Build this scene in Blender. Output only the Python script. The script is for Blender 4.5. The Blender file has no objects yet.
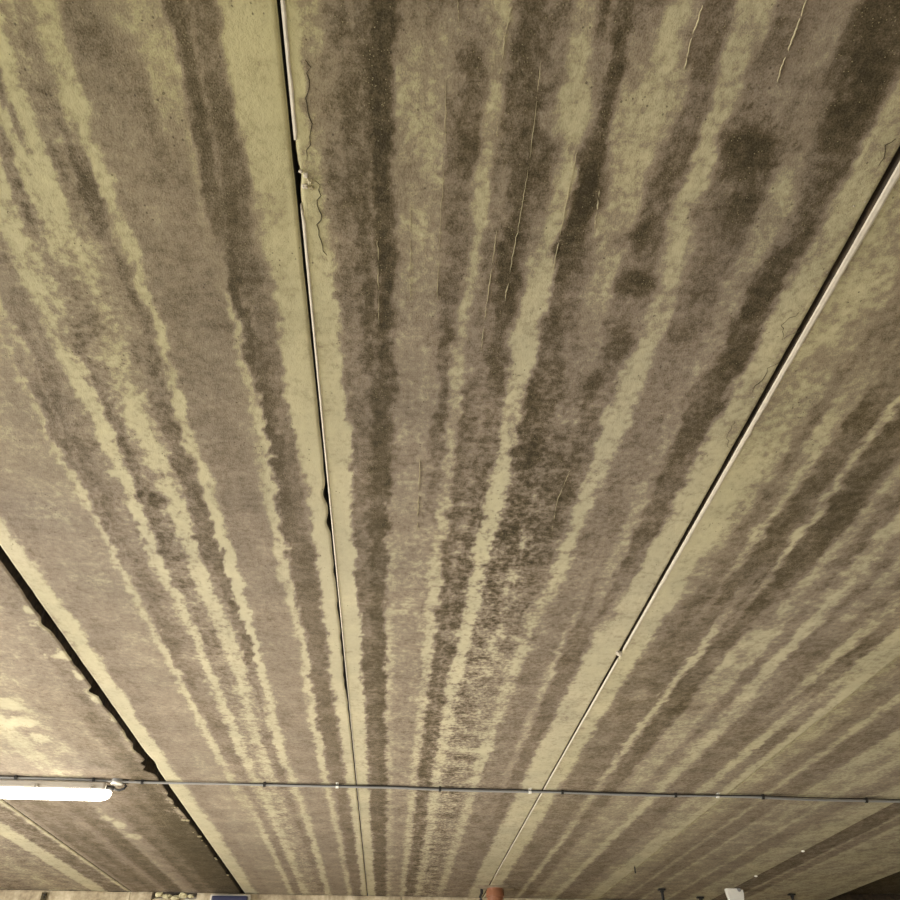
import bpy, math, random
import numpy as np
from mathutils import Vector, noise as mnoise
random.seed(4)
C = bpy.context.scene.collection
S = bpy.context.scene
PI = math.pi

# ------------------------------------------------------------------ camera, world, light, exposure
H = 2.956                                   # underside of the ceiling planks, metres above the floor
cd = bpy.data.cameras.new('camera'); cam = bpy.data.objects.new('camera', cd); C.objects.link(cam)
cam.location = (0, 0, 1.5)
cam.rotation_euler = (math.radians(90 + 36.848), 0, math.radians(-3.586))
cd.sensor_width = 36; cd.lens = 830 / 900 * 36; cd.clip_end = 200
S.camera = cam
S.view_settings.view_transform = 'Standard'; S.view_settings.look = 'None'
S.view_settings.gamma = 1; S.view_settings.use_curve_mapping = False
S.view_settings.exposure = 0.93
w = bpy.data.worlds.new('overcast'); S.world = w; w.use_nodes = True
bg = w.node_tree.nodes['Background']; bg.inputs[0].default_value = (1.0, 0.97, 0.92, 1); bg.inputs[1].default_value = .7

def area(name, loc, rot, sx, sy, power, col):
    l = bpy.data.lights.new(name, 'AREA'); l.shape = 'RECTANGLE'; l.size = sx; l.size_y = sy
    l.energy = power; l.color = col
    o = bpy.data.objects.new(name, l); C.objects.link(o); o.location = loc; o.rotation_euler = rot
    return o
# low sunlight added for floor bounce, daylight through the left opening, daylight through the open end behind the camera
sl = bpy.data.lights.new('bounce_sun', 'SUN'); sl.energy = 24; sl.angle = .03; sl.color = (1, .97, .93)
so = bpy.data.objects.new('bounce_sun', sl); C.objects.link(so)
so.rotation_euler = Vector((math.cos(math.radians(18.5)), .12, -math.sin(math.radians(18.5)))).to_track_quat('-Z', 'Y').to_euler()
area('daylight_left', (-7.3, 4.0, 1.4), (0, math.radians(-98), 0), 2.6, 4.4, 430, (1, .985, .96))
area('daylight_back', (0, -5.2, 1.2), (math.radians(100), 0, 0), 12, 2.2, 25, (1, .985, .95))

# ------------------------------------------------------------------ helpers
def srgb(r, g, b):
    f = lambda c: (c/255/12.92) if c/255 <= .04045 else ((c/255+.055)/1.055)**2.4
    return (f(r), f(g), f(b), 1)

class NT:
    def __init__(s, name):
        s.m = bpy.data.materials.new(name); s.m.use_nodes = True; s.t = s.m.node_tree
        s.b = s.t.nodes['Principled BSDF']
    def n(s, typ, **k):
        x = s.t.nodes.new(typ)
        for a, v in k.items(): setattr(x, a, v)
        return x
    def l(s, a, b): s.t.links.new(a, b)
    def math(s, op, a, b=None, clamp=False):
        x = s.n('ShaderNodeMath', operation=op); x.use_clamp = clamp
        for i, v in enumerate((a, b)):
            if v is None: continue
            if isinstance(v, (int, float)): x.inputs[i].default_value = v
            else: s.l(v, x.inputs[i])
        return x.outputs[0]
    def coord(s, sc=(1, 1, 1)):
        tc = s.n('ShaderNodeTexCoord'); mp = s.n('ShaderNodeMapping'); mp.inputs['Scale'].default_value = sc
        s.l(tc.outputs['Object'], mp.inputs[0]); return mp.outputs[0]
    def noise(s, scale, detail=4, rough=.6, sc=(1, 1, 1), dist=0):
        x = s.n('ShaderNodeTexNoise'); x.inputs['Scale'].default_value = scale
        x.inputs['Detail'].default_value = detail; x.inputs['Roughness'].default_value = rough
        x.inputs['Distortion'].default_value = dist
        s.l(s.coord(sc), x.inputs['Vector']); return x.outputs['Fac']
    def ramp(s, fac, stops, interp='LINEAR'):
        r = s.n('ShaderNodeValToRGB'); r.color_ramp.interpolation = interp
        el = r.color_ramp.elements
        while len(el) < len(stops): el.new(.5)
        for e, (p, c) in zip(el, stops): e.position = p; e.color = c if len(c) == 4 else (*c, 1)
        s.l(fac, r.inputs[0]); return r.outputs[0]
    def mix(s, fac, a, b, mode='MIX'):
        x = s.n('ShaderNodeMix', data_type='RGBA', blend_type=mode)
        for i, v in ((0, fac), (6, a), (7, b)):
            if isinstance(v, (int, float)): x.inputs[i].default_value = v
            elif isinstance(v, tuple): x.inputs[i].default_value = v
            else: s.l(v, x.inputs[i])
        return x.outputs[2]
    def bump(s, h, strength, dist=.002):
        x = s.n('ShaderNodeBump'); x.inputs['Strength'].default_value = strength; x.inputs['Distance'].default_value = dist
        s.l(h, x.inputs['Height']); s.l(x.outputs[0], s.b.inputs['Normal'])

def simple(name, col, rough=.6, var=.12, scale=30, metal=0, bump=.3, spec=.5):
    N = NT(name)
    n = N.noise(scale, 5)
    lo = tuple(c*(1-var) for c in col[:3]); hi = tuple(min(1, c*(1+var)) for c in col[:3])
    N.l(N.ramp(n, [(.3, lo), (.7, hi)]), N.b.inputs['Base Color'])
    N.b.inputs['Roughness'].default_value = rough; N.b.inputs['Metallic'].default_value = metal
    N.b.inputs['Specular IOR Level'].default_value = spec
    if bump: N.bump(n, bump, .001)
    return N.m

class MB:
    def __init__(s): s.v = []; s.f = []
    def add(s, vs, fs):
        o = len(s.v); s.v += [tuple(p) for p in vs]; s.f += [tuple(i+o for i in q) for q in fs]; return s
    def box(s, x0, x1, y0, y1, z0, z1, bev=0):
        if bev <= 0:
            return s.add([(x, y, z) for z in (z0, z1) for y in (y0, y1) for x in (x0, x1)],
                  [(0, 2, 3, 1), (4, 5, 7, 6), (0, 1, 5, 4), (2, 6, 7, 3), (0, 4, 6, 2), (1, 3, 7, 5)])
        import bmesh
        bm = bmesh.new(); bmesh.ops.create_cube(bm, size=1)
        for v in bm.verts:
            v.co = Vector(((x0+x1)/2+v.co.x*(x1-x0), (y0+y1)/2+v.co.y*(y1-y0), (z0+z1)/2+v.co.z*(z1-z0)))
        bmesh.ops.bevel(bm, geom=bm.edges[:], offset=bev, segments=2, affect='EDGES', profile=.6)
        bm.verts.index_update()
        s.add([v.co[:] for v in bm.verts], [[v.index for v in f.verts] for f in bm.faces]); bm.free(); return s
    def tube(s, pts, r, n=10, cap=True):
        pts = [Vector(p) for p in pts]; rs = r if isinstance(r, (list, tuple)) else [r]*len(pts)
        vs = []
        for i, p in enumerate(pts):
            t = (pts[min(i+1, len(pts)-1)] - pts[max(i-1, 0)]).normalized()
            up = Vector((0, 0, 1)) if abs(t.z) < .9 else Vector((0, 1, 0))
            a = t.cross(up).normalized(); b = a.cross(t).normalized()
            for k in range(n):
                g = 2*PI*k/n; vs.append(p + (a*math.cos(g) + b*math.sin(g))*rs[i])
        fs = [(i*n+k, i*n+(k+1) % n, (i+1)*n+(k+1) % n, (i+1)*n+k) for i in range(len(pts)-1) for k in range(n)]
        if cap: fs += [tuple(range(n))[::-1], tuple((len(pts)-1)*n+k for k in range(n))]
        return s.add(vs, fs)
    def lathe(s, c, prof, n=24):
        vs = [(c[0]+r*math.cos(2*PI*k/n), c[1]+r*math.sin(2*PI*k/n), c[2]+z) for r, z in prof for k in range(n)]
        fs = [(i*n+k, i*n+(k+1) % n, (i+1)*n+(k+1) % n, (i+1)*n+k) for i in range(len(prof)-1) for k in range(n)]
        fs += [tuple(range(n))[::-1], tuple((len(prof)-1)*n+k for k in range(n))]
        return s.add(vs, fs)
    def sweep(s, secs):                      # list of equal-length closed cross-sections
        n = len(secs[0]); vs = [p for q in secs for p in q]
        fs = [(i*n+k, (i+1)*n+k, (i+1)*n+(k+1) % n, i*n+(k+1) % n) for i in range(len(secs)-1) for k in range(n)]
        fs += [tuple(range(n)), tuple((len(secs)-1)*n+k for k in range(n))[::-1]]
        return s.add(vs, fs)
    def build(s, name, mat, parent=None, smooth=False, fix=True):
        me = bpy.data.meshes.new(name); me.from_pydata(s.v, [], s.f); me.update()
        if fix:
            import bmesh
            bm = bmesh.new(); bm.from_mesh(me); bmesh.ops.recalc_face_normals(bm, faces=bm.faces); bm.to_mesh(me); bm.free()
        me.materials.append(mat)
        if smooth:
            for p in me.polygons: p.use_smooth = True
            try: me.set_sharp_from_angle(angle=math.radians(40))
            except Exception: pass
        o = bpy.data.objects.new(name, me); C.objects.link(o)
        if parent is not None: attach(o, parent)
        return o

def attach(o, parent):
    o.parent = parent
    m = parent.matrix_basis.copy(); k = parent
    while k.parent is not None: m = k.parent.matrix_basis @ k.matrix_parent_inverse @ m; k = k.parent
    o.matrix_parent_inverse = m.inverted()
def empty(name, loc=(0, 0, 0)):
    o = bpy.data.objects.new(name, None); C.objects.link(o); o.location = loc; o.empty_display_size = .1; return o
def tag(o, label=None, cat=None, group=None, kind=None):
    for k, v in (('label', label), ('category', cat), ('group', group), ('kind', kind)):
        if v: o[k] = v
    return o

# ------------------------------------------------------------------ materials
def plank_material():
    N = NT('stained_concrete')
    at = N.n('ShaderNodeAttribute', attribute_name='stain'); sep = N.n('ShaderNodeSeparateColor'); N.l(at.outputs['Color'], sep.inputs[0])
    tone, olive, ragged = sep.outputs[0], sep.outputs[1], sep.outputs[2]
    n1 = N.noise(11, 7, .62, (1, .75, 1), .3)
    n2 = N.noise(48, 6, .66, (1, .8, 1))
    n3 = N.noise(260, 3, .7)
    n4 = N.noise(30, 4, .6, (.35, 1.6, 1))
    c = lambda n, a: N.math('MULTIPLY', N.math('SUBTRACT', n, .5), a)
    s = N.math('ADD', c(n1, .70), c(n2, .80))
    s = N.math('ADD', s, c(n4, .2))
    s = N.math('MULTIPLY', s, N.math('ADD', N.math('MULTIPLY', ragged, 1.7), .12))
    t = N.math('ADD', tone, s)
    # grit, coarser where the damp stain is darkest
    dk = N.math('SUBTRACT', .85, t, clamp=True)
    t = N.math('ADD', t, N.math('MULTIPLY', c(n3, .9), N.math('ADD', dk, .08)))
    col = N.ramp(t, [(.10, srgb(62, 54, 36)), (.25, srgb(88, 78, 57)), (.38, srgb(116, 104, 86)), (.47, srgb(139, 126, 110)),
                     (.575, srgb(154, 142, 124)), (.635, srgb(174, 165, 138)), (.72, srgb(190, 182, 154)), (.9, srgb(200, 193, 162))])
    col = N.mix(N.math('MULTIPLY', olive, .75, clamp=True), col, (.96, .97, .66, 1), 'MULTIPLY')
    # big soft mottling and tiny bug holes
    mot = N.noise(3.2, 3, .5)
    col = N.mix(1.0, col, N.ramp(mot, [(.3, (.87, .87, .87)), (.7, (1.06, 1.05, 1.04))]), 'MULTIPLY')
    vo = N.n('ShaderNodeTexVoronoi'); vo.inputs['Scale'].default_value = 85; N.l(N.coord((1, .7, 1)), vo.inputs['Vector'])
    hole = N.math('MULTIPLY', N.math('LESS_THAN', vo.outputs['Distance'], .17), N.math('GREATER_THAN', N.noise(9, 3), .60))
    col = N.mix(N.math('MULTIPLY', hole, .6), col, srgb(60, 50, 36))
    v2 = N.n('ShaderNodeTexVoronoi'); v2.inputs['Scale'].default_value = 140; N.l(N.coord(), v2.inputs['Vector'])
    grit = N.math('MULTIPLY', N.math('LESS_THAN', v2.outputs['Distance'], .17), N.math('GREATER_THAN', N.noise(16, 4), .52))
    grit = N.math('MULTIPLY', grit, N.math('ADD', dk, .15))
    col = N.mix(N.math('MULTIPLY', grit, .7, clamp=True), col, srgb(190, 180, 140))
    N.l(col, N.b.inputs['Base Color'])
    N.b.inputs['Roughness'].default_value = .85; N.b.inputs['Specular IOR Level'].default_value = .25
    hgt = N.math('ADD', N.math('MULTIPLY', n2, .8), N.math('MULTIPLY', n3, N.math('ADD', dk, .2)))
    hgt = N.math('ADD', N.math('SUBTRACT', hgt, N.math('MULTIPLY', hole, .5)), N.math('MULTIPLY', grit, .6))
    N.bump(hgt, .8, .004)
    return N.m

def wall_material():
    N = NT('cast_wall_concrete')
    a = N.noise(3, 5, .6, (2.5, 1, .5)); b = N.noise(25, 5, .65)
    f = N.math('ADD', N.math('MULTIPLY', a, .6), N.math('MULTIPLY', b, .4))
    N.l(N.ramp(f, [(.35, srgb(128, 114, 92)), (.5, srgb(172, 158, 130)), (.65, srgb(204, 192, 164))]), N.b.inputs['Base Color'])
    N.b.inputs['Roughness'].default_value = .9; N.bump(b, .5, .006); return N.m

M_plank = plank_material(); M_wall = wall_material()
M_side = simple('mouldy_joint_unlit_panel', srgb(58, 47, 31), .95, .7, 28)
M_pale = simple('pale_mortar', srgb(196, 187, 168), .9, .12, 60)
M_raw = simple('raw_concrete', srgb(150, 138, 116), .9, .25, 20)
M_floor = simple('floor_concrete', srgb(156, 152, 144), .8, .12, 3)
M_crackm = simple('crack_dirt', srgb(66, 58, 38), .95, .3, 60)
M_ridge = simple('form_ridge_concrete', srgb(172, 162, 128), .85, .15, 60)
M_grey = simple('grey_plastic', srgb(142, 142, 140), .4, .06, 60, bump=0)
M_black = simple('black_rubber', srgb(26, 24, 22), .5, .2, 60, bump=0)
M_white = simple('white_plastic', srgb(232, 230, 220), .4, .04, 40, bump=0)
M_house = simple('fitting_grey_plastic', srgb(176, 170, 160), .45, .05, 40, bump=0)
M_steel = simple('steel', srgb(190, 188, 182), .3, .1, 80, metal=1, bump=0)
M_pipe = simple('orange_brown_plastic', srgb(140, 94, 68), .28, .08, 12, bump=0)
M_navy = simple('navy_plastic', srgb(36, 38, 66), .4, .1, 20, bump=0)
M_chunk = simple('broken_concrete', srgb(186, 178, 140), .95, .35, 35, bump=.8)
N_ = NT('lit_diffuser'); N_.b.inputs['Base Color'].default_value = (1, .97, .88, 1)
N_.b.inputs['Emission Color'].default_value = (1, .93, .78, 1); N_.b.inputs['Emission Strength'].default_value = 7.5
N_.b.inputs['Roughness'].default_value = .4; M_lamp = N_.m

# ------------------------------------------------------------------ stain survey of the planks, with some painted lamp shade
# for each plank: (distance along the plank in metres, 'per-mille across the plank : tone 0 dark .. 9 pale')
TONES = {
 0: [
  (7.32, '330:4.2 651:5.5 972:4.5'),
 ],
 1: [
  (4.79, '600:4.5 826:5.2'),
  (7.25, '17:4.5 230:5 424:6 521:5 618:5.5 670:5.2 690:7.3 793:7.3 819:4.4 948:4.3 968:7 987:6.9'),
 ],
 2: [
  (1.9, '943:5'),
  (3.5, '209:5.5 354:5 534:5 642:6 732:5.5 786:5.4 815:5.1 859:5.2 880:5.8 913:5 967:5 988:5.5'),
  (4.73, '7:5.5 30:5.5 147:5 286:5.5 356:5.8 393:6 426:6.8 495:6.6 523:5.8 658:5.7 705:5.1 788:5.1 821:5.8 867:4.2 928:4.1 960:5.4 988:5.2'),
  (7.19, '7:4.8 34:4.8 62:3.8 144:4.4 199:3.7 308:5 363:3.5 459:3.6 493:5.5 589:4.6 623:3.3 712:3.9 774:2.8 999:2.3'),  # streaks darkened further: shade behind the batten light put into the tones
 ],
 3: [
  (0.7, '586:6 601:6 608:5 631:6.5 660:6.3 678:4.5 727:4.7 742:5.5 816:5.6 831:6 841:3.5 861:3.5 865:5 873:4 905:4.2 916:7 997:7.2'),
  (0.89, '528:4 543:4 551:7 571:7 586:5.4 610:5 623:5 633:7 659:7 672:5 708:4.6 773:4.6 785:6 829:6 837:3 853:3 863:5 873:3.5 904:3.7 917:7 987:7.2'),
  (1.06, '420:6 455:7 480:7 487:4.7 507:4.5 516:7 571:7 581:5 597:5 606:6 615:3.5 642:3.5 649:7 668:6.9 686:4.8 810:4.6 821:6 830:6 835:3.4 853:3.5 860:5 871:3.5 908:3.8 924:6.4 997:6.6'),
  (1.4, '247:5 329:5.5 374:6.6 382:5 400:4.8 421:4.8 443:6.3 461:6 474:5 490:6 512:5 541:5 563:6.1 586:6 598:5.4 633:5.2 639:4 657:4 668:6.5 680:6.5 690:4.5 827:4.4 837:6.5 850:6.4 856:3 870:3.1 876:5 882:4 925:4.3 942:6.6 995:7'),
  (1.86, '12:6.3 36:4.5 85:5 133:5.4 229:5.5 272:5.4 291:5.4 320:5.6 332:6.8 344:3.9 366:3.8 373:5 383:3.8 397:4 414:5 440:5 453:7.4 481:7.5 491:4 510:4.1 520:5.5 534:5.4 544:7 578:7 590:6 602:5.6 614:4 647:4 657:7 679:7 691:5 806:4.9 823:5.5 840:5.6 847:7 859:7 866:3 888:3.1 900:4.5 924:4.3 936:7.3 992:7.3'),
  (2.51, '27:7.3 68:7.2 86:5 159:5 177:5.4 320:5.5 332:7 343:6.9 355:4.3 364:4.4 370:5.5 375:4.2 408:4.5 416:5 440:5 449:7.8 472:7.7 484:4.4 510:4.5 525:5.2 545:5 554:7.6 595:7.5 607:4 659:4 668:7.8 694:7.7 709:5 820:4.9 835:6.8 853:6.8 864:3.8 940:3.9 952:7.5 990:7.5'),
  (3.44, '6:5 54:7.3 83:7.3 105:4.8 167:4.8 185:5.1 229:5.4 331:5.5 342:6.9 357:6.8 368:4.3 404:4.2 419:5 459:5 470:7.3 484:7.3 503:4.7 554:4.8 572:7 619:7 634:4 660:4 670:7.5 689:7.5 703:5 831:5 846:7 860:7 871:4 933:4 952:7.5 992:7.5'),
  (4.65, '29:7.2 80:7.2 102:4.8 166:4.8 194:5.3 327:5.4 340:6.9 363:6.8 381:4.5 441:4.5 455:6.8 487:6.8 500:5.4 532:5.4 546:6.6 583:6.6 601:4.4 633:4.5 647:7.2 670:7.1 693:5 816:5 830:7 853:7 867:4 935:4 954:7 990:7.1'),
  (7.11, '57:7 95:7 127:5 197:5 222:5.4 362:5.4 382:6.8 401:6.8 420:4.8 464:4.8 483:6.8 509:6.7 541:5.4 605:5.4 624:4.7 656:4.8 668:6.8 694:6.8 719:5 828:5 847:6.5 866:6.4 885:4.3 949:4.3 962:7 993:7'),
 ],
 4: [
  (0.65, '10:7 30:6.5 55:6.3 67:4.2 94:4 101:5 109:3.5 122:3.5 126:4.5 136:2.6 163:2.6 174:5.5 200:5.6 214:5 242:5 259:4.4 285:4.6 299:6.4 325:6.3 334:4.5 356:3 377:3 384:4.5 398:3.9 415:4.1 422:6 449:6 455:5 462:3 472:3 479:5 490:3 504:3.1 514:4 547:4.2 557:6 582:6 596:5 612:3.5 646:3.6 656:6.4 703:6.5 713:4.5 738:4.6 752:5.1 817:5.1 832:2.5 880:2.5 922:3 943:6.5 993:6.5'),
  (0.84, '3:7 22:7 30:4.4 36:5 80:4.9 88:4 103:4 108:5 116:4.4 128:2.5 157:2.5 169:5.9 221:6 236:6 255:5 269:4.8 278:3.5 300:3.6 313:6.5 331:6.4 339:5 347:3.4 377:3.4 388:3.1 400:4.6 417:4.6 425:6 464:6 478:5 491:2.6 505:2.6 516:6.2 564:6.5 611:6.1 620:4 650:3.7 663:6.4 697:6.5 710:4.3 759:4.5 774:5 845:5.4 863:2.6 924:2.6 942:6'),
  (1.01, '11:6.6 36:6.5 48:5.2 65:4.1 82:4 96:3.5 116:3.6 125:4.6 135:2.5 159:2.6 171:6 244:5.9 256:4.5 302:4.2 314:6.5 329:6.5 339:4.6 360:4.9 370:3 389:3 401:3.5 431:3.7 445:6.4 465:6.3 475:2.1 508:2.1 520:4.6 537:6 593:6.2 610:3.5 652:3.6 663:6.4 697:6.4 710:4.1 746:4.1 756:3 797:3.2 816:6 843:6 860:5.5 884:3.6 925:3.4 942:6.4'),
  (1.34, '9:7 52:7.1 64:4.5 101:4.4 107:3 123:3 131:5 142:2.6 160:2.6 176:5.4 255:5.6 270:4 290:4 304:6.5 319:6.5 333:5 347:4.5 361:5 373:3 396:3 406:4.4 420:7 457:7 473:3.5 491:3.6 500:4 524:4.2 540:5.5 589:6 599:4.8 671:4.8 685:6.5 715:6.4 734:4.5 805:4.5 821:5.5 856:5.4 872:2.6 915:2.5 933:6.4'),
  (1.79, '15:7.3 57:7.3 71:4.5 111:4.4 122:3 164:3.4 178:5.3 255:5.3 267:4 285:4 297:6.5 316:6.4 325:4.3 355:4.3 369:5 379:4 416:4 430:7 465:7 479:3.5 535:3.6 549:4.5 593:4.4 602:4 651:4.3 665:7 702:7 721:4.8 791:4.8 807:5.6 835:5.5 851:3.5 916:3.5 933:6.5 986:6.7'),
  (2.44, '16:7.5 56:7.5 70:4.3 102:4.2 110:3.3 130:3.3 136:3.8 142:3.3 156:3.4 165:6 179:5.8 193:5.5 282:5.3 302:6.5 322:6.4 333:4 356:4 364:5.2 379:3.8 407:3.8 421:7.8 450:7.7 461:3.5 521:3.5 533:5.5 544:5.3 556:4 638:4 655:5.4 667:7 695:6.8 710:4.8 807:4.8 824:6.3 850:6.2 861:4 909:4 924:7 978:7.1'),
  (3.37, '14:7.5 60:7.5 71:4 104:3.9 114:3.2 147:3.2 157:6.3 172:6.2 183:5.3 283:5.3 294:7 316:7 330:3.6 352:3.7 359:5.4 370:3.8 395:3.9 409:7.5 438:7.4 456:4.8 510:5.2 535:6 564:5 607:5.2 625:7 654:6.9 676:4.8 762:4.8 780:6.5 798:4 866:4.1 888:7 978:7.1'),
  (4.58, '9:7.1 59:7 77:4 118:4 127:3.5 150:3.5 164:6 178:6 191:5.2 274:5.2 292:6.5 310:6.4 329:3.8 384:3.8 397:7 434:7 452:4.8 585:5.2 608:6.8 635:6.7 658:4.7 754:4.7 768:6 791:5.9 804:4.2 859:4.2 882:7 983:7'),
  (7.04, '19:7 59:7 78:3.8 150:3.7 170:6 190:5.9 209:5.2 268:5.2 288:6.5 314:6.4 334:4 392:4 412:6.5 445:6.5 464:4.9 576:4.9 608:6.5 641:6.4 661:4.8 752:4.8 779:4.5 851:4.5 877:6.8 975:6.8'),
 ],
 5: [
  (0.79, '2:6.3'),
  (0.96, '1:6.6 26:6.5 126:6'),
  (1.29, '2:6.5 29:6.2 63:6 83:5.6 121:5.6 140:4.6 179:4.4 217:5 275:6'),
  (1.73, '23:6.5 78:6.4 91:5.8 114:5.6 128:4.5 148:4.5 160:6.4 205:6.3 219:4.2 276:4.2 287:6.8 301:6.7 313:3.5 388:3.6 422:6 456:4.5 490:6.5'),
  (2.37, '9:7.2 76:7.1 93:6 118:5.9 135:4.5 174:4.4 185:6.4 199:6.2 210:3.8 291:3.8 302:7.1 316:7 328:3.5 411:3.5 428:6.5 453:6.4 470:4.5 509:4.5 526:6.5 568:6.4 585:5 621:4.6 649:6.8 691:6.7 713:4.4 788:4.4 816:6.8 914:7'),
  (3.29, '17:7.1 66:7 87:4.5 137:4.2 249:4.2 260:6.9 278:6.7 292:3.7 369:3.9 387:6.2 436:5.6 489:6.3 506:4.5 542:4.5 559:7 595:6.9 612:4.5 735:4.5 757:7 785:6.9 806:4 859:4.1 880:7 982:6.8'),
  (4.5, '10:7 64:7 90:4.5 247:4.4 261:6.9 278:6.8 301:3.8 377:3.9 399:5.9 489:6.1 525:4.6 578:5.7 605:6.9 641:6.8 668:4.5 802:4.5 829:7 865:6.9 887:4.2 936:4.3 963:7.2'),
  (6.96, '14:6.8 84:6.8 110:4.6 264:4.6 289:6.5 309:6.5 328:4.5 392:4.5 430:5.8 571:5.8 597:6.8 622:6.8 648:4.6 776:4.6 808:5.5 866:5.6 898:6.8'),
 ],
 6: [
  (3.23, '3:6.2 24:5.8 70:5.6 106:4.6 176:5 212:6.6 283:4.6 371:4.7 424:6.9 495:6.5'),
  (4.44, '4:7.1 22:6 49:6 93:5.9 120:4.8 183:4.8 206:6.5 224:6.4 251:4.6 386:4.6 413:6.8 476:6.7 543:5.8 611:6.8 678:6.5 746:5 813:5 881:6.8 989:6.8'),
  (6.89, '0:6.8 26:5.7 123:5.6 155:4.8 200:4.8 219:6.3 251:4.8 354:4.8 380:6.5 412:5.5 573:5.5 605:6.5 631:5 741:5 773:6.2 979:6.3'),
 ],
 7: [
  (6.81, '11:4.2 150:4.1 169:6.6 200:5 263:5 289:6.8 339:6.1 466:6.3 655:5.9 750:6.6 876:5.8 996:6.9'),
 ],
 8: [
  (6.74, '22:3 226:2.5 482:3 737:2.6'),
 ],
}
BLOBS = [(0.509, 1.277, 0.055, 0.045, -2), (0.641, 0.917, 0.047, 0.061, -1.8), (0.488, 1.149, 0.044, 0.038, -1.4), (0.359, 1.949, 0.082, 0.059, -1.2), (0.309, 2.081, 0.025, 0.086, 1.6), (0.323, 1.951, 0.021, 0.034, 1.2), (0.27, 0.963, 0.036, 0.045, -1), (0.235, 0.827, 0.03, 0.027, -0.9), (0.084, 0.77, 0.025, 0.029, -1), (0.09, 0.963, 0.032, 0.049, -0.8), (0.078, 1.433, 0.029, 0.054, -0.8), (0.087, 1.847, 0.034, 0.11, -0.6), (-0.783, 2.261, 0.041, 0.047, -1.7), (-0.77, 2.133, 0.024, 0.027, -1.4), (-0.802, 2.478, 0.037, 0.04, -1.2), (-0.778, 2.649, 0.035, 0.102, -0.5), (-1.933, 4.152, 0.054, 0.085, 1.5), (-1.941, 4.431, 0.057, 0.095, 1.6), (-1.944, 4.69, 0.049, 0.069, 1.3), (-2.024, 4.436, 0.047, 0.079, 1.3), (-2.07, 6.481, 0.05, 0.089, 1.2), (-2.009, 6.657, 0.059, 0.094, 1.6), (-1.992, 7.044, 0.062, 0.103, 1.6), (0.285, 0.824, 0.026, 0.078, 0.6), (0.648, 0.998, 0.033, 0.028, 0.8), (0.794, 1.103, 0.022, 0.078, 0.8), (0.796, 0.792, 0.026, 0.019, 1), (0.519, 1.475, 0.04, 0.049, -1.2), (0.348, 1.053, 0.021, 0.049, -0.8), (0.411, 2.574, 0.05, 0.072, -0.8), (0.497, 2.24, 0.045, 0.107, -0.7), (0.474, 1.629, 0.026, 0.055, -0.8), (0.29, 2.223, 0.032, 0.105, 1.2), (0.282, 3.569, 0.04, 0.115, 1), (0.411, 4.753, 0.147, 0.054, 1.6), (0.306, 5.969, 0.136, 0.079, 1), (1.508, 3.189, 0.084, 0.119, 0.9), (1.408, 3.408, 0.062, 0.109, 0.8), (0.968, 2.769, 0.045, 0.048, 1), (1.167, 3.876, 0.048, 0.106, 1), (1.108, 4.533, 0.077, 0.102, 0.8), (-0.581, 0.784, 0.053, 0.033, -0.6), (-0.749, 1.135, 0.038, 0.064, 0.5), (-0.864, 1.364, 0.032, 0.031, 0.6), (-0.395, 1.125, 0.025, 0.051, -0.6), (1.441, 3.969, 0.089, 0.11, -0.9), (1.241, 1.729, 0.084, 0.052, -0.6), (-1.465, 3.074, 0.02, 0.036, 2.3), (-1.449, 3.237, 0.029, 0.039, 2.3), (-1.475, 3.534, 0.039, 0.044, 2.3), (-1.471, 3.774, 0.023, 0.049, 2.3), (-1.478, 3.975, 0.033, 0.053, 2.3), (-1.464, 4.081, 0.044, 0.056, 2.3), (-1.444, 4.324, 0.026, 0.061, 2.3), (-1.446, 4.625, 0.038, 0.068, 2.3), (-1.446, 4.851, 0.051, 0.074, 2.3), (-1.48, 5.9, 0.033, 0.102, 2.3), (-1.486, 6.272, 0.049, 0.113, 2.3)]
CRACKS = [[(0.947, 1.396), (0.916, 1.425), (0.894, 1.382), (0.907, 1.358), (0.923, 1.337)], [(0.942, 1.511), (0.92, 1.535), (0.921, 1.581), (0.91, 1.602), (0.913, 1.642)], [(0.914, 1.714), (0.903, 1.773), (0.911, 1.832), (0.93, 1.879)], [(0.923, 0.873), (0.911, 0.889), (0.923, 0.918), (0.917, 0.934)], [(-0.206, 0.788), (-0.215, 0.886), (-0.209, 0.927), (-0.224, 0.972), (-0.22, 0.994)], [(-0.205, 1.039), (-0.2, 1.063), (-0.211, 1.101), (-0.202, 1.126), (-0.211, 1.179), (-0.199, 1.234)]]
RIDGES = [[(0.148, 0.67), (0.142, 0.721), (0.141, 0.794)], [(0.645, 0.63), (0.648, 0.707), (0.649, 0.776)], [(0.043, 0.81), (0.05, 0.954), (0.05, 1.149), (0.054, 1.353)], [(-0.014, 1.089), (-0.009, 1.357)], [(0.471, 0.649), (0.471, 0.718), (0.475, 0.774)], [(0.212, 0.762), (0.22, 0.989), (0.214, 1.343)], [(0.173, 1.142), (0.172, 1.345), (0.173, 1.515)], [(0.31, 0.938), (0.311, 1.146), (0.312, 1.26)], [(-0.084, 1.185), (-0.083, 1.46)], [(0.49, 2.017), (0.478, 2.182), (0.491, 2.365)], [(0.054, 0.667), (0.06, 0.704)], [(0.374, 1.027), (0.382, 1.128)], [(0.145, 0.884), (0.151, 0.92)], [(0.036, 1.994), (0.039, 2.393)]]
RAG = {0: .45, 1: .5, 2: .25, 3: .3, 4: .4, 5: .33, 6: .3, 7: .35, 8: .3}

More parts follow.
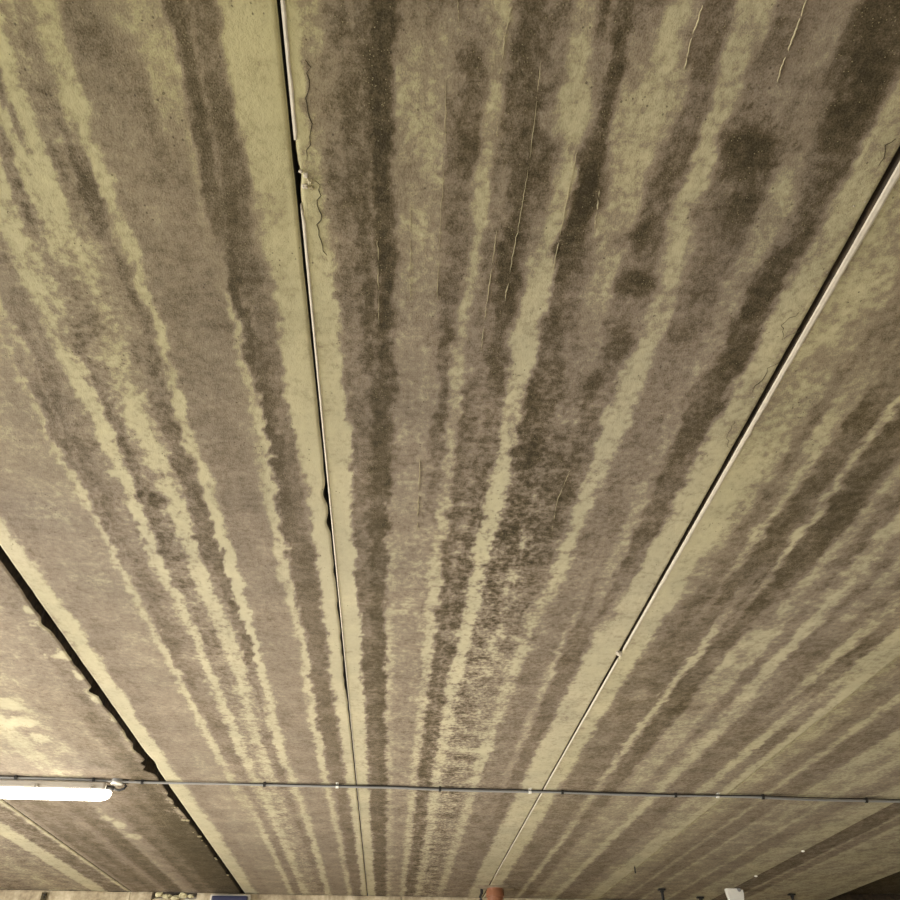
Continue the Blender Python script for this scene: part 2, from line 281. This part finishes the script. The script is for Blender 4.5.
def vnoise(u, v, seed):
    r = np.random.RandomState(seed); g = r.rand(64, 64)
    ui, vi = np.floor(u).astype(int), np.floor(v).astype(int); fu, fv = u-ui, v-vi
    fu = fu*fu*(3-2*fu); fv = fv*fv*(3-2*fv)
    G = lambda a, b: g[a % 64, b % 64]
    return (G(ui, vi)*(1-fu)*(1-fv)+G(ui+1, vi)*fu*(1-fv)+G(ui, vi+1)*(1-fu)*fv+G(ui+1, vi+1)*fu*fv) - .5
def fbm(u, v, seed, o=4):
    return sum(vnoise(u*2**k, v*2**k, seed+k)*.55**k for k in range(o))

JX = [-5.05, -3.83, -2.62, None, -.248, .948, 2.17, 3.386, 4.625, 5.85]     # joint lines
GAP = [.003, .003, .009, .017, .0045, .0045, .002, .0015, .003, .003]      # half width of each joint
def jx(i, v): return (-1.38 - .0135*v) if JX[i] is None else JX[i] + 0*v
def dz(i, v):                                                            # planks do not sit quite level
    if i == 5: return -.016*np.clip((5.2 - v)/4.2, .08, 1)
    if i == 6: return .004 + 0*v
    if i == 7: return .008 + 0*v
    if i == 8: return .10 + 0*v
    if i == 2: return -.004 + 0*v
    return 0*v
def smooth_bump(v, c, w_): return np.exp(-((v-c)/w_)**2)
V0, V1 = -5.0, 9.95
vs = [V0]
while vs[-1] < V1:
    v = vs[-1]; vs.append(v + (.08 if v < .4 else .010 + .0022*v))
vs[-1] = V1
VS = np.array(vs)
NUS = [50, 80, 150, 165, 165, 160, 130, 90, 50]
def tones(i, Q, V, U):
    rows = []
    st = TONES[i]; qs = np.linspace(0, 1, 401); prev = None
    for v, s in sorted(st, key=lambda a: -a[0]):
        p = [tuple(float(x) for x in a.split(':')) for a in s.split()]
        x = np.array([a[0]/1000 for a in p]); y = np.array([a[1] for a in p])/10
        o = np.argsort(x, kind='stable'); cur = np.interp(qs, x[o], y[o])
        if prev is not None:
            if x.min() > .07: cur = np.where(qs < x.min(), prev, cur)
            if x.max() < .93: cur = np.where(qs > x.max(), prev, cur)
        elif x.max()-x.min() < .8:
            cur = np.where(qs < x.min(), .5+.12*np.sin(qs*40), cur); cur = np.where(qs > x.max(), .5+.12*np.sin(qs*40), cur)
        rows.append((v, cur)); prev = cur
    rows = rows[::-1]
    lv = np.log(np.maximum([r[0] for r in rows], .3)); prof = np.array([r[1] for r in rows])
    t = np.interp(np.log(np.maximum(V, .5)), lv, np.arange(len(rows)))
    k = np.clip(np.floor(t).astype(int), 0, max(len(rows)-2, 0)); f = t-k
    k2 = np.minimum(k+1, len(rows)-1)
    qw = Q + .008*fbm(U*6, V*3, 11) + (.019*fbm(U*26, V*17, 15, 5) + .016*fbm(U*70, V*50, 19, 2))*np.clip(V/1.6, .35, 1)
    idx = np.clip(qw, 0, 1)*400; a = np.floor(idx).astype(int); a = np.minimum(a, 399); fr = idx-a
    L = lambda kk: prof[kk, a]*(1-fr)+prof[kk, a+1]*fr
    return L(k)*(1-f)+L(k2)*f

ceiling = tag(empty('ceiling', (0, 0, H)), 'ceiling of long stained precast concrete planks laid side by side', kind='structure')
planks = []
for i in range(9):
    n = len(VS); NU = NUS[i]
    ln = fbm(VS*14, VS*0+i*7.3, 50+i); rn = fbm(VS*14, VS*0+i*5.1, 80+i)
    le = .0015*ln; re_ = .0015*rn
    if i == 3: re_ = re_ + .010*np.clip(rn*2.2, 0, 1)*np.clip((VS-1.9)/.5, 0, 1)*np.clip((4.8-VS)/1, 0, 1); \
               re_ = re_ + .012*smooth_bump(VS, 2.2, .02) + .014*smooth_bump(VS, 2.37, .03)
    if i == 4: le = le + .005*smooth_bump(VS, 1.03, .025)
    if i == 2: hf = np.clip(.55+2.2*fbm(VS*24, VS*0+3, 99, 5), 0, 1.3); re_ = re_ + hf*(.045*smooth_bump(VS, 4.05, .12) + .055*smooth_bump(VS, 5.15, .16) + .025*smooth_bump(VS, 6.0, .2) + .020*np.clip(rn*2, 0, 1))
    if i == 3: le = le + .012*smooth_bump(VS, 5.1, .12)
    re_ = np.convolve(np.pad(re_, 2, 'edge'), [.15, .2, .3, .2, .15], 'valid')
    XL = jx(i, VS) + GAP[i] + le; XR = jx(i+1, VS) - GAP[i+1] - re_
    Z = dz(i, VS)
    q = np.linspace(0, 1, NU+1)
    cw = .004                                   # small arris chamfer
    cols_x = []; cols_z = []
    U = XL[:, None] + cw + (XR-XL-2*cw)[:, None]*q[None, :]
    V = np.repeat(VS[:, None], NU+1, 1)
    relief = .0012*fbm(U*9, V*7, 5) + .003*fbm(U*1.2, V*.5, 9, 2)
    Zb = Z[:, None] + relief
    # loop: top-left, left side bottom, bottom grid, right side bottom, top-right
    X = np.concatenate([XL[:, None], XL[:, None], U, XR[:, None], XR[:, None]], 1)
    ZZ = np.concatenate([Z[:, None]*0+.20, (Z+.004)[:, None], Zb, (Z+.004)[:, None], Z[:, None]*0+.20], 1)
    YY = np.repeat(VS[:, None], X.shape[1], 1)
    m = X.shape[1]
    co = np.stack([X, YY, ZZ], -1).reshape(-1, 3).astype(np.float32)
    a = (np.arange(n-1)[:, None]*m + np.arange(m)[None, :]); b = np.arange(n-1)[:, None]*m + (np.arange(m)[None, :]+1) % m
    quads = np.stack([a, b, b+m, a+m], -1).reshape(-1, 4)[:, ::-1]
    me = bpy.data.meshes.new('plank'); nq = len(quads)
    me.vertices.add(len(co)); me.vertices.foreach_set('co', co.ravel())
    me.loops.add(nq*4 + 2*m); me.polygons.add(nq + 2)
    me.loops.foreach_set('vertex_index', np.concatenate([quads.ravel(), np.arange(m), (n-1)*m+np.arange(m)[::-1]]).astype(np.int32))
    me.polygons.foreach_set('loop_start', np.concatenate([np.arange(nq)*4, [nq*4, nq*4+m]]).astype(np.int32))
    me.update(calc_edges=True)
    mi = np.zeros(nq+2, np.int32); col_of = np.tile(np.arange(m), n-1)
    mi[:nq][(col_of == 0) | (col_of >= m-2)] = 1; mi[nq:] = 1
    me.polygons.foreach_set('material_index', mi)
    sm = np.zeros(nq+2, bool); sm[:nq] = (col_of >= 2) & (col_of < m-3); me.polygons.foreach_set('use_smooth', sm)
    me.materials.append(M_plank); me.materials.append(M_side)
    # stain field
    J0 = jx(i, VS)[:, None]; J1 = jx(i+1, VS)[:, None]; Q = (X-J0)/(J1-J0)
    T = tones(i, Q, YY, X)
    for (bu, bv, ru, rv, dlt) in BLOBS:
        if jx(i, bv) < bu < jx(i+1, bv):
            wob = np.clip(1+.9*fbm(X*14, YY*14, 31)+(1.6*fbm(X*55, YY*40, 33) if ru < .05 else 0), .2, 3)
            d2 = ((X-bu)/ru)**2 + ((YY-bv)/rv)**2
            T = T + dlt/10*np.clip(1.35-d2*wob, 0, 1)
    T = .55 + (T-.55)*1.14 + .05*fbm(X*7, YY*5, 21)
    edge = np.minimum(np.abs(X-J0), np.abs(X-J1))
    near = np.clip((2.6-YY)/2.0, 0, 1)
    O = .02 + .30*near + .6*near*np.clip(.35-X, 0, 1) + .25*np.exp(-edge/.10)*near + .2*(i == 6)*np.exp(-np.abs(X-J0)/.2) + .25*vnoise(X*3, YY*2, 77)
    if i >= 5: O = O + .15
    O = O - .25*np.clip((.62-T)*4, 0, 1)*(i in (3, 4))
    Rg = RAG.get(i, .5) + 0*X
    if i == 4: Rg = .33+.67*np.exp(-((X-.33)/.18)**2)*np.clip((YY-1.4)/1, 0, 1) + 0*X
    if i == 3: Rg = .22+.3*np.exp(-((X+.80)/.14)**2)
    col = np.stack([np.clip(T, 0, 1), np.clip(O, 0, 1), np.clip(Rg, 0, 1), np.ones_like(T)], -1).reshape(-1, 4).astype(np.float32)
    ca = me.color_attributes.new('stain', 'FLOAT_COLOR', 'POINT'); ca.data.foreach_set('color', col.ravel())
    me.validate()
    o = bpy.data.objects.new('plank', me); C.objects.link(o); o.location = (0, 0, H); attach(o, ceiling); planks.append(o)
tag(planks[2], 'dusty grey brown plank over the lit batten light'); tag(planks[3], 'plank with pale mauve and olive stripes')
tag(planks[4], 'plank with dark blotched central streaks'); tag(planks[5], 'plank with pale zigzag veins beside wide brown bands')
tag(planks[8], 'dark plank set higher than its neighbours')
MB().box(-6.94, 6.44, V0, V1+.0, H+.201, H+.30).build('sky_block_slab', M_raw, ceiling)  # unseen slab, added to keep sky light out of the joints

def groove_fill(i, depth, mat, name='joint_mortar'):
    mb = MB(); secs = []
    for v in np.arange(V0+.1, 9.93, .25):
        x = float(jx(i, v)); g = GAP[i]*.95
        secs.append([(x-g, v, H+depth), (x+g, v, H+depth), (x+g, v, H+depth+.05), (x-g, v, H+depth+.05)])
    mb.sweep(secs); return mb.build(name, mat, planks[i])
groove_fill(3, .085, M_side); groove_fill(4, .05, M_side); groove_fill(5, .05, M_side)
groove_fill(6, .010, M_raw); groove_fill(7, .012, M_raw)

def arris(i, spans, wf, hf, name='mortar_bead'):
    for v0, v1 in spans:
        secs = []
        for v in np.arange(v0, v1+.001, .02 if v1 < 4 else .05):
            x = float(jx(i, v)) + GAP[i]*.75; z = H + float(dz(i, v)); k = min(1, (v-v0)/.03+.15, (v1-v)/.03+.15)
            j = 1+.35*mnoise.noise(Vector((v*22, i, 0))); W = wf(v)*k*j; hh = hf(v)*k
            secs.append([(x-.0015*k, v, z+hh+.001), (x-.0008, v, z-.0012), (x+W*.6, v, z-.0034*k), (x+W, v, z-.0026*k), (x+W+.002, v, z+.004), (x+.002, v, z+hh+.006)])
        MB().sweep(secs).build(name, M_pale, planks[i])
arris(4, [(.35, .965), (1.10, 9.5)], lambda v: float(np.interp(v, [1, 1.6, 2.6, 4, 9], [.0065, .0048, .0042, .002, .001])), lambda v: .003)
arris(5, [(.35, 3.32), (3.40, 8.55)], lambda v: float(np.interp(v, [1, 1.6, 2.6, 3.6, 5, 9], [.0115, .0095, .0085, .005, .0035, .003])), lambda v: .003)

def ribbon(pts, w_, t_, name, mat, parent, zoff, jit=.002, taper=True):
    P = [Vector((p[0], p[1], 0)) for p in pts]; out = []
    for a, b in zip(P, P[1:]):
        k = max(2, int((b-a).length/.012))
        for j in range(k): out.append(a.lerp(b, j/k))
    out.append(P[-1]); secs = []
    for j, p in enumerate(out):
        tn = (out[min(j+1, len(out)-1)]-out[max(j-1, 0)]).normalized(); s_ = Vector((-tn.y, tn.x, 0))
        e = min(1, j/4+.2, (len(out)-1-j)/4+.2) if taper else 1
        p = p + s_*jit*mnoise.noise(Vector((p.x*90, p.y*90, 3)))*2; ww = w_*e*(1+.6*mnoise.noise(Vector((p.x*150, p.y*150, 9))))/2
        z = H+zoff-.0008
        secs.append([(*(p-s_*ww).xy, z+.002), (*(p-s_*ww*.5).xy, z-t_), (*(p+s_*ww*.5).xy, z-t_), (*(p+s_*ww).xy, z+.002)])
    MB().sweep(secs).build(name, mat, parent)
def plank_of(p):
    for i in range(9):
        if jx(i, p[1]) <= p[0] < jx(i+1, p[1]): return i
    return 4
for c_ in CRACKS:
    i = plank_of(c_[1]); ribbon(c_, .0026, .0012, 'crack', M_crackm, planks[i], float(dz(i, c_[0][1])), .006)
for c_ in RIDGES:
    i = plank_of(c_[0]); L0 = Vector(c_[0]); L1 = Vector(c_[-1]); s0 = 0.0
    path_ = [Vector(p) for p in c_]
    def at_(f):
        f = f*(len(path_)-1); a = min(int(f), len(path_)-2); return path_[a].lerp(path_[a+1], f-a)
    while s0 < .93:                                     # broken into short runs, like real form marks
        s1 = min(1, s0 + random.uniform(.12, .4)); run = [tuple(at_(s0+(s1-s0)*k/4)) for k in range(5)]
        ribbon(run, random.uniform(.0018, .0034), .0016, 'form_ridge', M_ridge, planks[i], float(dz(i, c_[0][1])), .0014)
        s0 = s1 + random.uniform(.01, .10)

# chip of mortar and the broken lumps along the joints
def lump(c, r, mat, name, parent=None, seed=0, sq=(1, 1, .7), sub=2):
    import bmesh
    bm = bmesh.new(); bmesh.ops.create_icosphere(bm, subdivisions=sub, radius=1)
    mb = MB(); bm.verts.index_update()
    vs_ = []
    for v in bm.verts:
        d = 1+.55*mnoise.noise(v.co*1.7+Vector((seed, seed*2.1, 0)))+.35*mnoise.noise(v.co*4+Vector((seed, 0, 5)))
        vs_.append((c[0]+v.co.x*r*sq[0]*d, c[1]+v.co.y*r*sq[1]*d, c[2]+v.co.z*r*sq[2]*d))
    mb.add(vs_, [[v.index for v in f.verts] for f in bm.faces]); bm.free()
    return mb.build(name, mat, parent)
for k, (x, y, r) in enumerate([(-.228, 1.028, .006), (-.222, 1.042, .007), (-.232, 1.055, .006), (-.219, 1.058, .005), (-.238, 1.02, .004)]):
    lump((x, y, H-.002), r, M_pale if k % 2 == 0 else M_ridge, 'mortar_lump', planks[4], k)
for k, (x, y, r) in enumerate([(.943, 3.35, .014), (.952, 3.37, .010), (.935, 3.34, .008)]):
    lump((x, y, H-.004), r, M_pale, 'mortar_lump', planks[5], k+9)
for k in range(34):
    y = random.uniform(3.0, 7.0) if k < 24 else random.uniform(6.5, 9.2); x = float(jx(3, y)) - random.uniform(.022, .05 if k < 24 else .03)
    lump((x, y, H-.001), random.uniform(.006, .02), M_ridge, 'spalled_flake', planks[2], k+20, (1, 1.8, .25), 1)
for k in range(26):                                    # grit along the C side joint
    y = random.uniform(1.0, 2.6); x = .948 - random.uniform(.010, .035)
    lump((x, y, H-.001), random.uniform(.0012, .0028), M_pale, 'grit', planks[4], k+70, (1, 1, .7), 1)

# ------------------------------------------------------------------ floor and walls
tag(MB().box(-9, 9, -8, 12, -.2, 0).build('floor', M_floor), 'grey concrete car park floor', kind='structure')
def wy(x): return 9.615 + .036*x
wall = tag(empty('wall_back', (0, 9.7, 0)), 'cream concrete end wall under the plank ends', kind='structure')
edges = [-6.9, -3.9, -2.62, -2.40, -1.97, .10, 2.35, 4.625, 6.4]
for k, (a, b) in enumerate(zip(edges, edges[1:])):
    ins = [0, .004, -.006, .006, .010, .0, .005, .0][k]
    secs = []
    for x in np.linspace(a+.004, b-.004, 12):
        jt = .006*mnoise.noise(Vector((x*3, 1, 1)))
        y = wy(x)+ins+jt; top = H-.004-(.006*abs(mnoise.noise(Vector((x*9, 0, 0)))))+(0.098 if k == 7 else 0)-(0.055 if k == 3 else 0)
        secs.append([(x, y, 0), (x, y+.005, top-.02), (x, y+.012, top), (x, y+.3, top), (x, y+.3, 0)])
    MB().sweep(secs).build('wall_panel', M_side if k == 7 else M_wall, wall)  # end panel painted in the dark joint material to look unlit
tag(MB().box(6.45, 6.7, -6, 10.2, 0, H+.3).build('wall_right', M_wall), 'concrete side wall right of the planks', kind='structure')

tag(MB().box(-7.2, -6.95, 6.2, 10.2, 0, H+.3).box(-7.2, -6.95, -5, 1.7, 0, H+.3).box(-7.2, -6.95, 1.7, 6.2, 0, .3).box(-7.2, -6.95, 1.7, 6.2, H-.06, H+.3).build('wall_left', M_wall), 'unseen concrete side wall left of the planks, its opening shaped for light', kind='structure')  # unseen wall; its opening was placed to steer light onto the ceiling
# ------------------------------------------------------------------ conduit run, clips, black cable
path = [(-5.0, 5.33), (-2.9, 5.395), (-2.2, 5.425), (-1.57, 5.469), (-.821, 5.483), (-.368, 5.487), (.282, 5.520), (.862, 5.543), (1.073, 5.548), (1.5, 5.562), (1.821, 5.572), (2.1, 5.574), (2.401, 5.572), (2.75, 5.592), (3.116, 5.613), (3.6, 5.625), (4.2, 5.63), (5.8, 5.66)]
def cond_y(x): return float(np.interp(x, [p[0] for p in path], [p[1] for p in path]))
def sag(x): return .004*abs(math.sin(x*3.1)) + (.006 if 2.3 < x < 3.4 else 0)*math.sin((x-2.3)/1.1*PI)
ZC = H-.0135
conduit = tag(empty('conduit', (0, 5.5, H)), 'thin grey conduit clipped across all the ceiling planks', 'conduit')
pts = [(x, cond_y(x)+.002*math.sin(x*5), ZC-sag(x)) for x in np.arange(-5, 5.81, .06)]
MB().tube(pts, .0072, 10).build('tube', M_grey, conduit, True)
for x in (-2.32, -1.86, -1.57, -.821, .282, 1.073, 1.821, 2.401, 3.116, 4.3):
    y = cond_y(x); c = (x, y, ZC-sag(x))
    MB().tube([(c[0]-.008, c[1], c[2]), (c[0]+.008, c[1], c[2])], .0125, 12).box(x-.007, x+.007, y-.016, y+.016, c[2], H-.001).build('black_clip', M_black, conduit)
for x in (-.368, .862, 2.1):
    y = cond_y(x); z = ZC-sag(x)
    s_ = MB().tube([(x-.009, y, z), (x+.009, y, z)], .0118, 12).box(x-.009, x+.009, y-.034, y+.012, H-.006, H-.0005, .001).build('saddle_clip', M_white, conduit)
    MB().lathe((x, y-.026, H-.011), [(.0035, 0), (.006, .002), (.006, .006)], 10).build('screw', M_steel, s_)
pts = [(x, cond_y(x) - .012 - .011*math.sin(x*1.7+.6) - (.010 if x > 1.9 else 0), H-.0095-.003*abs(math.sin(x*4))) for x in np.arange(-1.62, 5.81, .06)]
tag(MB().tube(pts, .0038, 8).build('cable', M_black, None, True), 'thin black cable running alongside the grey conduit', 'cable')

# ------------------------------------------------------------------ batten light
def batten():
    t = tag(empty('batten_light', (-2.55, 5.46, H)), 'lit white tubular batten light on the ceiling at the left edge', 'light')
    ang = .033
    def L(x, y, z): return (-1.772 + x*math.cos(ang) - y*math.sin(ang), 5.478 + x*math.sin(ang) + y*math.cos(ang), H+z-.016)
    def sec(prof, xs):
        return [[L(x, y*s, zc+(z-zc)*s) for y, z in prof] for x, s in xs for zc in (-.05,)]
    hp = [(-.044, -.012), (-.050, -.020), (-.052, -.046), (-.048, -.056), (.048, -.056), (.052, -.046), (.050, -.020), (.044, -.012)]
    MB().sweep(sec(hp, [(-1.50, .92), (-1.49, 1), (-.02, 1), (-.008, .9)])).build('housing', M_house, t)
    dp = [(-.047*math.cos(a), -.056 - .056*math.sin(a)) for a in np.linspace(0, PI, 17)]
    xs = [(-1.50, .5), (-1.49, .75), (-1.465, .95), (-1.43, 1)] + [(x, 1) for x in np.linspace(-1.3, -.15, 6)] + [(-.05, 1), (-.02, .96), (0, .86), (.014, .68), (.022, .4)]
    MB().sweep([[L(x, y*s, -.057+(z+.057)*s) for y, z in dp] for x, s in xs]).build('diffuser', M_lamp, t, True)
    for x in (-1.35, -1.05, -.75, -.42, -.09):
        p = [L(x, -.054, -.034), L(x, -.057, -.050), L(x+.002, -.053, -.066)]
        MB().tube(p, .0035, 6).tube([L(x+.014, -.054, -.034), L(x+.014, -.057, -.050), L(x+.012, -.053, -.066)], .0035, 6).tube([L(x, -.055, -.036), L(x+.014, -.055, -.036)], .003, 6).build('clip', M_steel, t)
    for x in (-1.2, -.3):
        MB().box(L(x, 0, 0)[0]-.02, L(x, 0, 0)[0]+.02, L(x, 0, 0)[1]-.03, L(x, 0, 0)[1]+.03, H-.034, H-.0005).build('mounting_bracket', M_steel, t)
    MB().tube([L(-.012, 0, -.036), L(.022, 0, -.036), L(.040, 0, -.036)], [.017, .016, .010], 12).build('cable_gland', M_black, t)
    MB().tube([L(.03, 0, -.036), L(.05, -.004, -.046), L(.075, -.012, -.050), L(.10, -.02, -.042), L(.112, -.02, -.028), L(.10, -.018, -.020)], .008, 8).build('supply_cable', M_black, t, True)
batten()
jb = tag(empty('junction_box', (-1.729, 5.462, H)), 'small round grey junction box at the right end of the batten light', 'junction box')
MB().lathe((-1.725, 5.47, H), [(.034, -.0005), (.036, -.004), (.036, -.024), (.033, -.028)], 24).build('body', M_grey, jb, True)
MB().lathe((-1.725, 5.47, H), [(.037, -.024), (.037, -.030), (.030, -.033), (.008, -.034)], 24).build('lid', M_white, jb, True)
MB().tube([(-1.69, 5.468, ZC), (-1.655, 5.469, ZC)], .0135, 12).build('conduit_coupler', M_black, jb)

# ------------------------------------------------------------------ soil pipe and its bits
pp = tag(empty('soil_pipe', (1.012, 9.08, 0)), 'orange brown plastic drain pipe entering the ceiling by the end wall', 'pipe')
MB().lathe((1.012, 9.08, 0), [(.080, .0), (.080, H-.001)], 40).build('pipe_barrel', M_pipe, pp, True)
MB().lathe((1.012, 9.08, 0), [(.081, H-.09), (.090, H-.085), (.090, H-.035), (.086, H-.03), (.081, H-.029)], 40).build('pipe_collar', M_pipe, pp, True)
mc = lump((1.012, 9.07, H-.003), .15, M_raw, 'mortar_surround', pp, 3, (1.05, .95, .06), 3)
pb = tag(empty('pipe_bracket', (.89, 9.2, H-.05)), 'small black bracket on the left side of the drain pipe', 'bracket')
MB().box(.875, .902, 9.14, 9.165, H-.05, H-.002, .003).build('plate', M_black, pb)
MB().tube([(.886, 9.15, H-.045), (.872, 9.15, H-.075), (.884, 9.15, H-.115)], .012, 8).build('hook', M_black, pb)

# ------------------------------------------------------------------ small fixings hanging near the far end
def hanger(x, y, label, l=.35, r=.014):
    t = tag(empty('hanging_rod', (x, y, H)), label, 'rod', 'black rods hung from the far ceiling')
    MB().box(x-.038, x+.032, y-.022, y+.022, H-.016, H-.0005, .002).build('top_plate', M_black, t)
    MB().tube([(x, y, H-.012), (x, y, H-l)], r, 10).build('rod', M_black, t)
    MB().lathe((x, y, H), [(.020, -.016), (.020, -.030), (.014, -.034)], 6).build('nut', M_black, t)
hanger(2.675, 9.06, 'black hanging rod on the ceiling left of the white bracket')
hanger(4.075, 9.26, 'black hanging rod on the ceiling right of the white bracket')
hanger(3.20, 9.50, 'black hanging rod just left of the white bracket, lowest and smallest in view', .3, .010)
t = tag(empty('hanging_bracket', (3.386, 9.0, H)), 'white tapered plastic bracket hanging from the far ceiling', 'bracket')
mb = MB(); out = [(-.085, 0), (-.080, -.05), (-.045, -.16), (-.035, -.30), (.062, -.30), (.070, -.16), (.086, -.05), (.082, -.010), (.060, -.012), (.050, -.030), (.030, -.026), (.024, 0)]
mb.sweep([[(3.386+x*s, y, H-.001+z) for x, z in out] for y, s in ((8.985, .96), (8.99, 1), (9.04, 1), (9.045, .96))]); mb.build('body', M_white, t)
MB().box(3.415, 3.445, 8.98, 9.0, H-.028, H-.001, .002).build('lug', M_grey, t)
t = tag(empty('nail', (2.136, 7.97, H)), 'thin dark nail poking down out of the ceiling', 'nail')
MB().tube([(2.136, 7.97, H+.004), (2.137, 7.972, H-.055)], .006, 8).build('shank', M_black, t)
for x, y, lb in ((3.366, 7.252, 'small white fixing plug in the ceiling, the higher of two'), (3.369, 8.343, 'small white fixing plug in the ceiling above the white bracket')):
    z = H+.006
    tag(MB().lathe((x, y, z), [(.008, 0), (.014, -.004), (.014, -.012), (.006, -.015)], 12).build('fixing_plug', M_white), lb, 'plug', 'white fixing plugs')
# navy box on the wall
t = tag(empty('wall_box', (-1.68, 9.5, 2.86)), 'navy blue box with pale rim on the end wall', 'box')
yw = wy(-1.68)
MB().box(-1.825, -1.42, yw-.035, yw-.0, 2.60, 2.935, .012).build('back_plate', simple('pale_rim', srgb(208, 200, 184), .5, .05, 30, bump=0), t)
MB().box(-1.802, -1.442, yw-.085, yw-.03, 2.60, 2.918, .016).build('front_cover', M_navy, t)
# broken concrete lumps on the wall head
labs = ['broken concrete lump on the wall top, leftmost of five', 'broken concrete lump on the wall top, second from left', 'greenish broken concrete lump on the wall top, middle of five', 'broken concrete lump on the wall top, fourth from left', 'small broken concrete lump on the wall top, rightmost of five']
for k, (x, dzz, r) in enumerate([(-2.33, -.03, .030), (-2.25, -.045, .035), (-2.17, -.06, .036), (-2.09, -.035, .033), (-2.02, -.04, .024)]):
    tag(lump((x, wy(x)-.012, H+dzz), r, M_chunk, 'concrete_lump', None, k+3, (1.25, .8, .7)), labs[k], 'rubble', 'broken lumps along the wall top')
t = tag(empty('wall_hook', (-3.45, 9.48, 2.93)), 'small dark metal hook on the end wall under the batten light', 'hook')
yw = wy(-3.45)
MB().box(-3.47, -3.42, yw-.012, yw+.0, 2.85, 2.93).build('plate', M_crackm, t)
MB().tube([(-3.44, yw-.01, 2.91), (-3.43, yw-.05, 2.905), (-3.42, yw-.055, 2.87)], .008, 8).build('arm', M_black, t)
